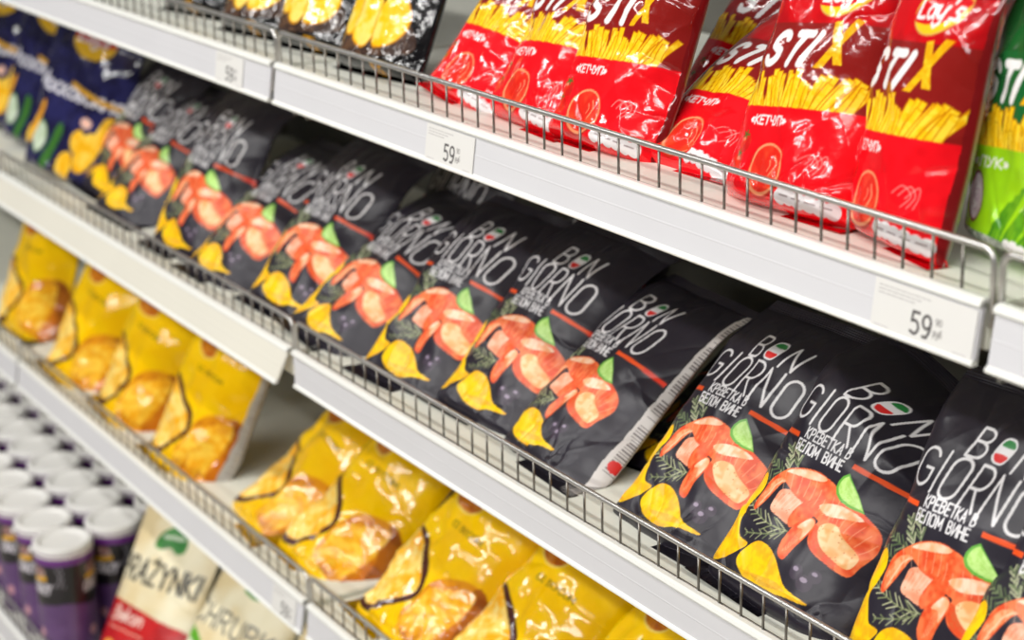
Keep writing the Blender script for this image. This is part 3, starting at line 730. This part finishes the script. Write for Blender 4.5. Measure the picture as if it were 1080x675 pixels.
for k in (-2, -1, 0, 1, 2):
    r = empty('shelf_upright', (k, BACK - .004, 0))
    u = box('upright_post', (-.018, -.012, 0), (.018, .004, 2.25), M['upright'], r, .001)
    props(r, 'grey steel upright at the back of the shelving, %s' % {-2: 'behind the far left end', -1: 'one section left of the visible joint', 0: 'behind the joint left of the centre', 1: 'behind the joint at the right edge', 2: 'beyond the right edge'}[k], 'upright')

# ------------------------------------------------------------------ price tags in the channels
def price_tag(sec, xc, w, label, digits='59', faint=1.0):
    c = Canvas(0, w * 1000, 0, 34, 4, (226, 224, 220), 21)
    if digits:
        dk = (78, 74, 74); Wd = w * 1000
        text(c, digits, Wd * .40, 5, 14.5, 2.0, dk, right=Wd * .40 + 17, gap=.22)
        text(c, '90', Wd * .40 + 21, 15.5, 4, .7, (130, 126, 124), right=Wd * .40 + 26)
        text(c, 'руб', Wd * .40 + 20, 8, 5, .7, (130, 126, 124), right=Wd * .40 + 27)
        rr = random.Random(3)
        for k in range(3):
            x = 4.0
            while x < Wd * (.55 - .1 * k):
                l = rr.uniform(2, 6); c.line([(x, 30 - k * 2.6), (x + l, 30 - k * 2.6)], .7, (176, 172, 170)); x += l + 1.2
        c.line([(4, 2.5), (16, 2.5)], .7, (196, 190, 190)); c.line([(Wd - 16, 2.2), (Wd - 5, 2.2)], .7, (196, 190, 190))
    r, P = SH[sec]; n1, n2 = int(w * 1000 * 3), 100
    us = np.linspace(0, w, n1); vs = np.linspace(0.0375, 0.0055, n2); G = np.zeros((n2, n1, 3))
    for j, v in enumerate(vs):
        yy, zz = P(.0034, v); G[j, :, 0] = us - w / 2; G[j, :, 1] = yy; G[j, :, 2] = zz
    U, V = np.meshgrid(np.linspace(0, w * 1000, n1), np.linspace(0, 34, n2)); C = lin(c.sample(U, V))
    y0, z0 = G[0, 0, 1], G[0, 0, 2]; G[:, :, 1] -= y0; G[:, :, 2] -= z0
    Gb = G[:, ::-1].copy(); Gb[:, :, 1] += .0006
    o = grid_mesh('price_tag', np.concatenate([G, Gb], 1), M['tag'], None, np.concatenate([C, C[:, ::-1]], 1), close_u=True)
    o.location = (xc, y0, z0); props(o, label, 'price tag')
price_tag(('t', 0), .362, .082, 'white price tag reading 59 nearer the black crisp bags, on the top channel')
price_tag(('t', 0), .948, .090, 'white paper price tag reading 59 at the right end of the top shelf channel')
price_tag(('t', -1), -.105, .070, 'small white price tag on the top shelf channel left of the joint, blurred')
price_tag(('l', -1), -.050, .060, 'small pale price tag at the right end of the lower channel beside the cream pouches')

# ------------------------------------------------------------------ black shrimp crisp bags
SHR = [
 # name x y yaw lean roll nx ny seed label
 ('A', .613, .036, -3.6, 38.3, 2.7, 290, 340, 31, 'black shrimp crisp bag just right of the wide gap, lettering fully visible'),
 ('B', .761, .027, 1.3, 30.9, -3.1, 290, 340, 32, 'black shrimp crisp bag with its top corner folded over'),
 ('C', .926, .018, -0.2, 22.4, 2.1, 300, 350, 33, 'largest black shrimp crisp bag at lower right, under the near 59 tag'),
 ('D', 1.022, .012, 2, 27, 0, 220, 260, 34, 'black shrimp crisp bag cut off by the lower right corner'),
 ('E', .395, .042, -4.2, 47.2, .6, 240, 280, 35, 'black shrimp crisp bag just left of the wide gap, pale information strip on its side'),
 ('F', .290, .052, 3.5, 38.2, -2.5, 240, 280, 36, 'black shrimp crisp bag second to the left of the wide gap'),
 ('G', .167, .037, 7.0, 38.6, -2.0, 200, 240, 37, 'black shrimp crisp bag third to the left of the wide gap'),
 ('H', -.008, .031, 4.4, 47.5, -7.1, 170, 210, 38, 'black shrimp crisp bag lying lowest above the guard joint'),
 ('I', -.125, .040, 5.0, 33, -2.8, 150, 190, 39, 'black shrimp crisp bag with full lettering just left of the guard joint'),
 ('J', -.299, .031, 2.0, 44.9, -1.6, 130, 160, 40, 'black shrimp crisp bag sixth from the wide gap, leaning behind its right neighbour'),
 ('K', -.420, .034, 4.8, 26, -3.3, 130, 160, 41, 'blurred black shrimp crisp bag standing upright beside a dark gap on its right'),
 ('L', -.653, .045, .6, 41.3, 0, 110, 140, 42, 'blurred black shrimp crisp bag, second from the navy bags'),
 ('M', -.765, .066, 6.6, 30, -6.7, 110, 140, 43, 'blurred black shrimp crisp bag right beside the navy bags'),
]
for nm, x, y, yaw, lean, roll, nx, ny, seed, lab in SHR:
    kw = dict(fold=.75) if nm == 'B' else {}
    kw.update(dict(ax=12, edge=84, prof=(78, 70, 86, 78)) if nm == 'E' else dict(prof=(93, 76, 78, 68)))
    b = chip_bag('shrimp', 172, 224, 26, nx, ny, M['film_black'], seed, wr=1.6, bend=(62, 24) if nm not in 'AC' else (56, 20), creases=30, ay=13, rest=(lean, 12), lq=6.0, rq=2.5, tuck=4 if nm == 'E' else 20, **kw)
    place(b, x, y, Z_MID + .012, yaw, lean, roll, ay=13)
    props(b, lab, 'crisp bag', 'black shrimp crisp bags on the middle shelf')
# bags of the second row
for x, y, lean, yaw, seed, lab in ((.520, .115, 62, 10, 51, 'black shrimp crisp bag lying behind the wide gap in shadow'), (-.06, .165, 30, 0, 52, 'dark bag top seen behind the shrimp bags above the guard joint'), (.24, .165, 28, 4, 53, 'dark shrimp bag top behind the middle of the front row')):
    b = chip_bag('shrimp', 166, 222, 18, 100, 130, M['film_black'], seed, wr=.8, bend=(50, 12), rest=(lean, 9), tuck=10)
    place(b, x, y, Z_MID + .010, yaw, lean, 0); props(b, lab, 'crisp bag', 'black shrimp crisp bags in the second row')

# navy bags
for x, y, yaw, lean, roll, seed, lab in ((-.885, .040, 22, 16, -10, 61, 'navy blue crisp bag with white lettering and cucumber slice beside the black bags'), (-1.11, .075, 18, 14, -6, 62, 'second navy blue crisp bag at the far left edge, darker, under the top shelf'), (-1.33, .07, 14, 16, 0, 63, 'navy blue crisp bag farthest along the middle shelf')):
    b = chip_bag('blue', 205, 285, 26, 130, 160, M['film_gloss_dark'], seed, wr=1.6, bend=(50, 12), rest=(lean, 11)); place(b, x, y, Z_MID + .012, yaw, lean, roll, .95)
    props(b, lab, 'crisp bag', 'navy crisp bags')

# ------------------------------------------------------------------ red and green bags on the top shelf
RED = [
 ('R1', .274, .043, -1.0, 35, -6, 140, 170, 71, 'red ketchup crisp bag next to the black crisp bags, leftmost of the red ones'),
 ('R2', .398, .034, -6, 26, 1, 150, 180, 72, 'red ketchup crisp bag second from the left, partly behind its right neighbour'),
 ('R3', .508, .031, 2, 20, -1, 190, 230, 73, 'tall upright red ketchup crisp bag with a barcode strip on its right side'),
 ('R4', .600, .055, -3, 50, 3, 170, 200, 74, 'slumped red ketchup crisp bag lying lower than its front neighbours'),
 ('R5', .756, .024, -.7, 15.7, 1.8, 220, 270, 75, 'red ketchup crisp bag with complete white and yellow lettering, upright'),
 ('R6', .856, .022, -14, 11, .8, 220, 260, 76, 'red ketchup crisp bag nearest the green bag, its oval badge at the top edge'),
]
for nm, x, y, yaw, lean, roll, nx, ny, seed, lab in RED:
    b = chip_bag('stix', 132, 198, 27, nx, ny, M['film_gloss'], seed, wr=1.6, bend=(44, 14), creases=40, ay=5, rest=(lean, 12), lq=4.5, rq=2.6, tuck=8, tilt=.08, prof=(58, 54, 56, 54) if nm == 'R6' else (80, 62, 64, 62), **(dict(edge=58 if nm == 'R6' else 66, ax=3) if nm in ('R3', 'R6') else {}))
    place(b, x, y, Z_TOP + .012, yaw, lean, roll, ay=5); props(b, lab, 'crisp bag', 'red ketchup crisp bags on the top shelf')
b = chip_bag('green', 138, 198, 27, 190, 240, M['film_gloss'], 77, wr=1.4, tilt=.08, rest=(6, 11), bend=(40, 10), creases=30); place(b, .942, .052, Z_TOP + .012, -17, 6, 2)
props(b, 'lime green onion crisp bag at the right edge of the top shelf', 'crisp bag')
for x, y, yaw, lean, roll, seed, lab in ((.50, .165, 8, 34, -8, 78, 'dark red crisp bag lying in shadow behind the slumped red bag, upper one'), (.60, .150, -10, 50, 6, 79, 'dark red crisp bag just behind the slumped red bag, lower one')):
    b = chip_bag('stix', 138, 196, 18, 110, 140, M['film_gloss'], seed, wr=1.2, rest=(lean, 9)); place(b, x, y, Z_TOP + .01, yaw, lean, roll)
    props(b, lab, 'crisp bag', 'red crisp bags in the second row')

# black crisp bags, top shelf left
for x, y, yaw, lean, seed, lab in ((.112, .035, 8, 24, 81, 'black glossy crisp bag with big yellow crisps right beside the red bags'), (-.055, .045, 8, 26, 82, 'black glossy crisp bag just right of the top guard joint'), (-.19, .040, 8, 28, 83, 'black glossy crisp bag just left of the top guard joint'), (-.375, .045, 8, 26, 84, 'black glossy crisp bag at the top edge, farthest left')):
    b = chip_bag('black', 138, 215, 25, 150, 180, M['film_gloss_dark'], seed, wr=1.1, creases=30, art_scale=.86, rest=(lean, 11)); place(b, x, y, Z_TOP + .012, yaw, lean, 0)
    props(b, lab, 'crisp bag', 'black crisp bags on the top shelf')

# ------------------------------------------------------------------ yellow bags on the lower shelf
YEL = [
 (-1.173, .036, 6, 18, 0, 91, 'yellow crisp bag cut by the left edge of the photo'),
 (-.895, .020, 6, 24, -8, 92, 'yellow crisp bag, leftmost of the three standing together'),
 (-.698, .024, 4, 24, -8, 93, 'yellow crisp bag, middle one of the three standing together'),
 (-.481, .020, 5, 24, -7, 94, 'yellow crisp bag with silvery side, rightmost of the three standing together'),
 (-.277, .040, -9, 52, 1, 95, 'slumped yellow crisp bag lying left of the joint beside bare shelf'),
 (-.117, .040, 0, 45.6, -4, 96, 'yellow crisp bag leaning right above the lower guard joint'),
 (.088, .036, -4, 44.5, -1, 97, 'yellow crisp bag with a dark crusted slice right of the lower guard joint'),
 (.258, .041, -1, 47, 0, 98, 'yellow crisp bag whose small dark lettering shows below the middle channel'),
 (.430, .040, -5, 43, -1, 99, 'yellow crisp bag cut off by the bottom edge of the photo'),
]
for x, y, yaw, lean, roll, seed, lab in YEL:
    far = x < -.4
    b = chip_bag('yellow', 196, 258 if far else 280, 34, 130 if far else 190, 160 if far else 240, M['film_gloss'], seed, wr=2.5, bend=(60, 16), creases=50, taper=.22 if far else .1, ay=20, rest=(lean, 14), lq=5.0, rq=2.4, tuck=32, prof=(97, 84, 78, 72), **(dict(edge=70) if seed == 94 else {}))
    cx = .025 * math.cos(math.radians(yaw))
    place(b, x + cx, y, Z_LOW + .014, yaw, lean, roll, ay=20); props(b, lab, 'crisp bag', 'yellow crisp bags on the lower shelf')

b = chip_bag('yellow', 190, 250, 24, 110, 140, M['film_gloss'], 111, wr=2.6, bend=(60, 16), creases=46, rest=(50, 10), tuck=16)
place(b, -.33, .195, Z_LOW + .010, 10, 50, 6); props(b, 'yellow crisp bag lying in shadow behind the gap in the front row', 'crisp bag')

# ------------------------------------------------------------------ pouches and cans on the base shelf
for kind, x, y, yaw, lean, roll, seed, lab in (('praz', -.507, -.055, 19.6, 32.6, 1, 101, 'cream and red pouch lettered PRAZYNKI beside the purple cans'), ('chrup', -.335, -.040, 20, 36, -8, 102, 'cream and green pouch partly hidden by the lower shelf channel'), ('chrup', -.12, -.03, 12, 34, -4, 103, 'green pouch whose corner peeks out below the lower guard joint')):
    b = chip_bag(kind, 170, 262, 20, 130, 170, M['paper'], seed, wr=.9, name='snack_pouch', bend=(40, 10), rest=(lean, 11)); place(b, x, y, Z_BASE + .012, yaw, lean, roll)
    props(b, lab, 'pouch', 'snack pouches on the base shelf')

ART_CAN = art_can()
def make_can():
    R_, H_ = .0410, .160; art = ART_CAN; root = empty('crisp_can')
    n1, n2 = 120, 90; th = np.linspace(0, 2 * math.pi, n1, endpoint=False)
    zs = np.concatenate([[0, .0008, .002], np.linspace(.003, H_ - .003, n2 - 6), [H_ - .0015, H_ - .0004, H_]])
    rs = np.concatenate([[R_ - .004, R_ - .0005, R_], np.full(n2 - 6, R_), [R_ + .0006, R_ + .0006, R_ - .001]])
    G = np.zeros((len(zs), n1, 3)); G[:, :, 0] = rs[:, None] * np.cos(th); G[:, :, 1] = rs[:, None] * np.sin(th); G[:, :, 2] = zs[:, None]
    U = np.repeat(((th - math.pi) * 124 / math.pi)[None, :], len(zs), 0); V = np.repeat((zs * 1000 * 170 / 160)[:, None], n1, 1)
    grid_mesh('can_body', G, M['can'], root, lin(art.sample(U, V)), close_u=True)
    bm = bmesh.new(); prof = [(0, H_ + .0032), (.012, H_ + .0030), (.020, H_ + .0036), (.028, H_ + .0034), (.0315, H_ + .0044), (.0335, H_ + .0070), (.0365, H_ + .0082), (.0400, H_ + .0078), (.0414, H_ + .0060), (.0416, H_ - .006), (.0408, H_ - .0075), (.0400, H_ - .006)]
    n = 64; rings = []
    for r_, z_ in prof:
        rings.append([bm.verts.new((0, 0, z_))] if r_ == 0 else [bm.verts.new((r_ * math.cos(2 * math.pi * k / n), r_ * math.sin(2 * math.pi * k / n), z_)) for k in range(n)])
    for a_, b_ in zip(rings[:-1], rings[1:]):
        for k in range(n):
            if len(a_) == 1: bm.faces.new((a_[0], b_[k], b_[(k + 1) % n]))
            else: bm.faces.new((a_[k], b_[k], b_[(k + 1) % n], a_[(k + 1) % n]))
    # pull tab on the rim
    bmesh.ops.recalc_face_normals(bm, faces=bm.faces)
    me = bpy.data.meshes.new('lid'); bm.to_mesh(me); bm.free(); me.polygons.foreach_set('use_smooth', [True] * len(me.polygons)); me.materials.append(M['lid'])
    lo = bpy.data.objects.new('lid', me); COL.objects.link(lo); lo.parent = root
    tb = box('lid_tab', (-.007, -.0465, H_ - .004), (.007, -.0405, H_ - .0015), M['lid'], lo, .001)
    return root
can0 = make_can(); used = False
rows = {0: 'front row', 1: 'second row', 2: 'back row'}
ordn = ['nearest', 'second', 'third', 'fourth', 'fifth', 'sixth', 'seventh', 'eighth', 'ninth', 'tenth', 'eleventh', 'twelfth']
for j in range(3):
    for k in range(11 if j < 2 else 12):
        r = can0 if not used else copy_tree(can0); used = True
        r.location = (-.665 - .0865 * k - .03 * j, -.068 + .0865 * j + .002 * (k % 2), Z_BASE + ZO + .0003)
        r.rotation_euler = (0, 0, math.radians(-18 + (k * 47 + j * 31) % 36))
        props(r, 'purple can with white lid, %s in the %s from the cream pouch' % (ordn[k], rows[j]), 'can', 'purple cans on the base shelf')
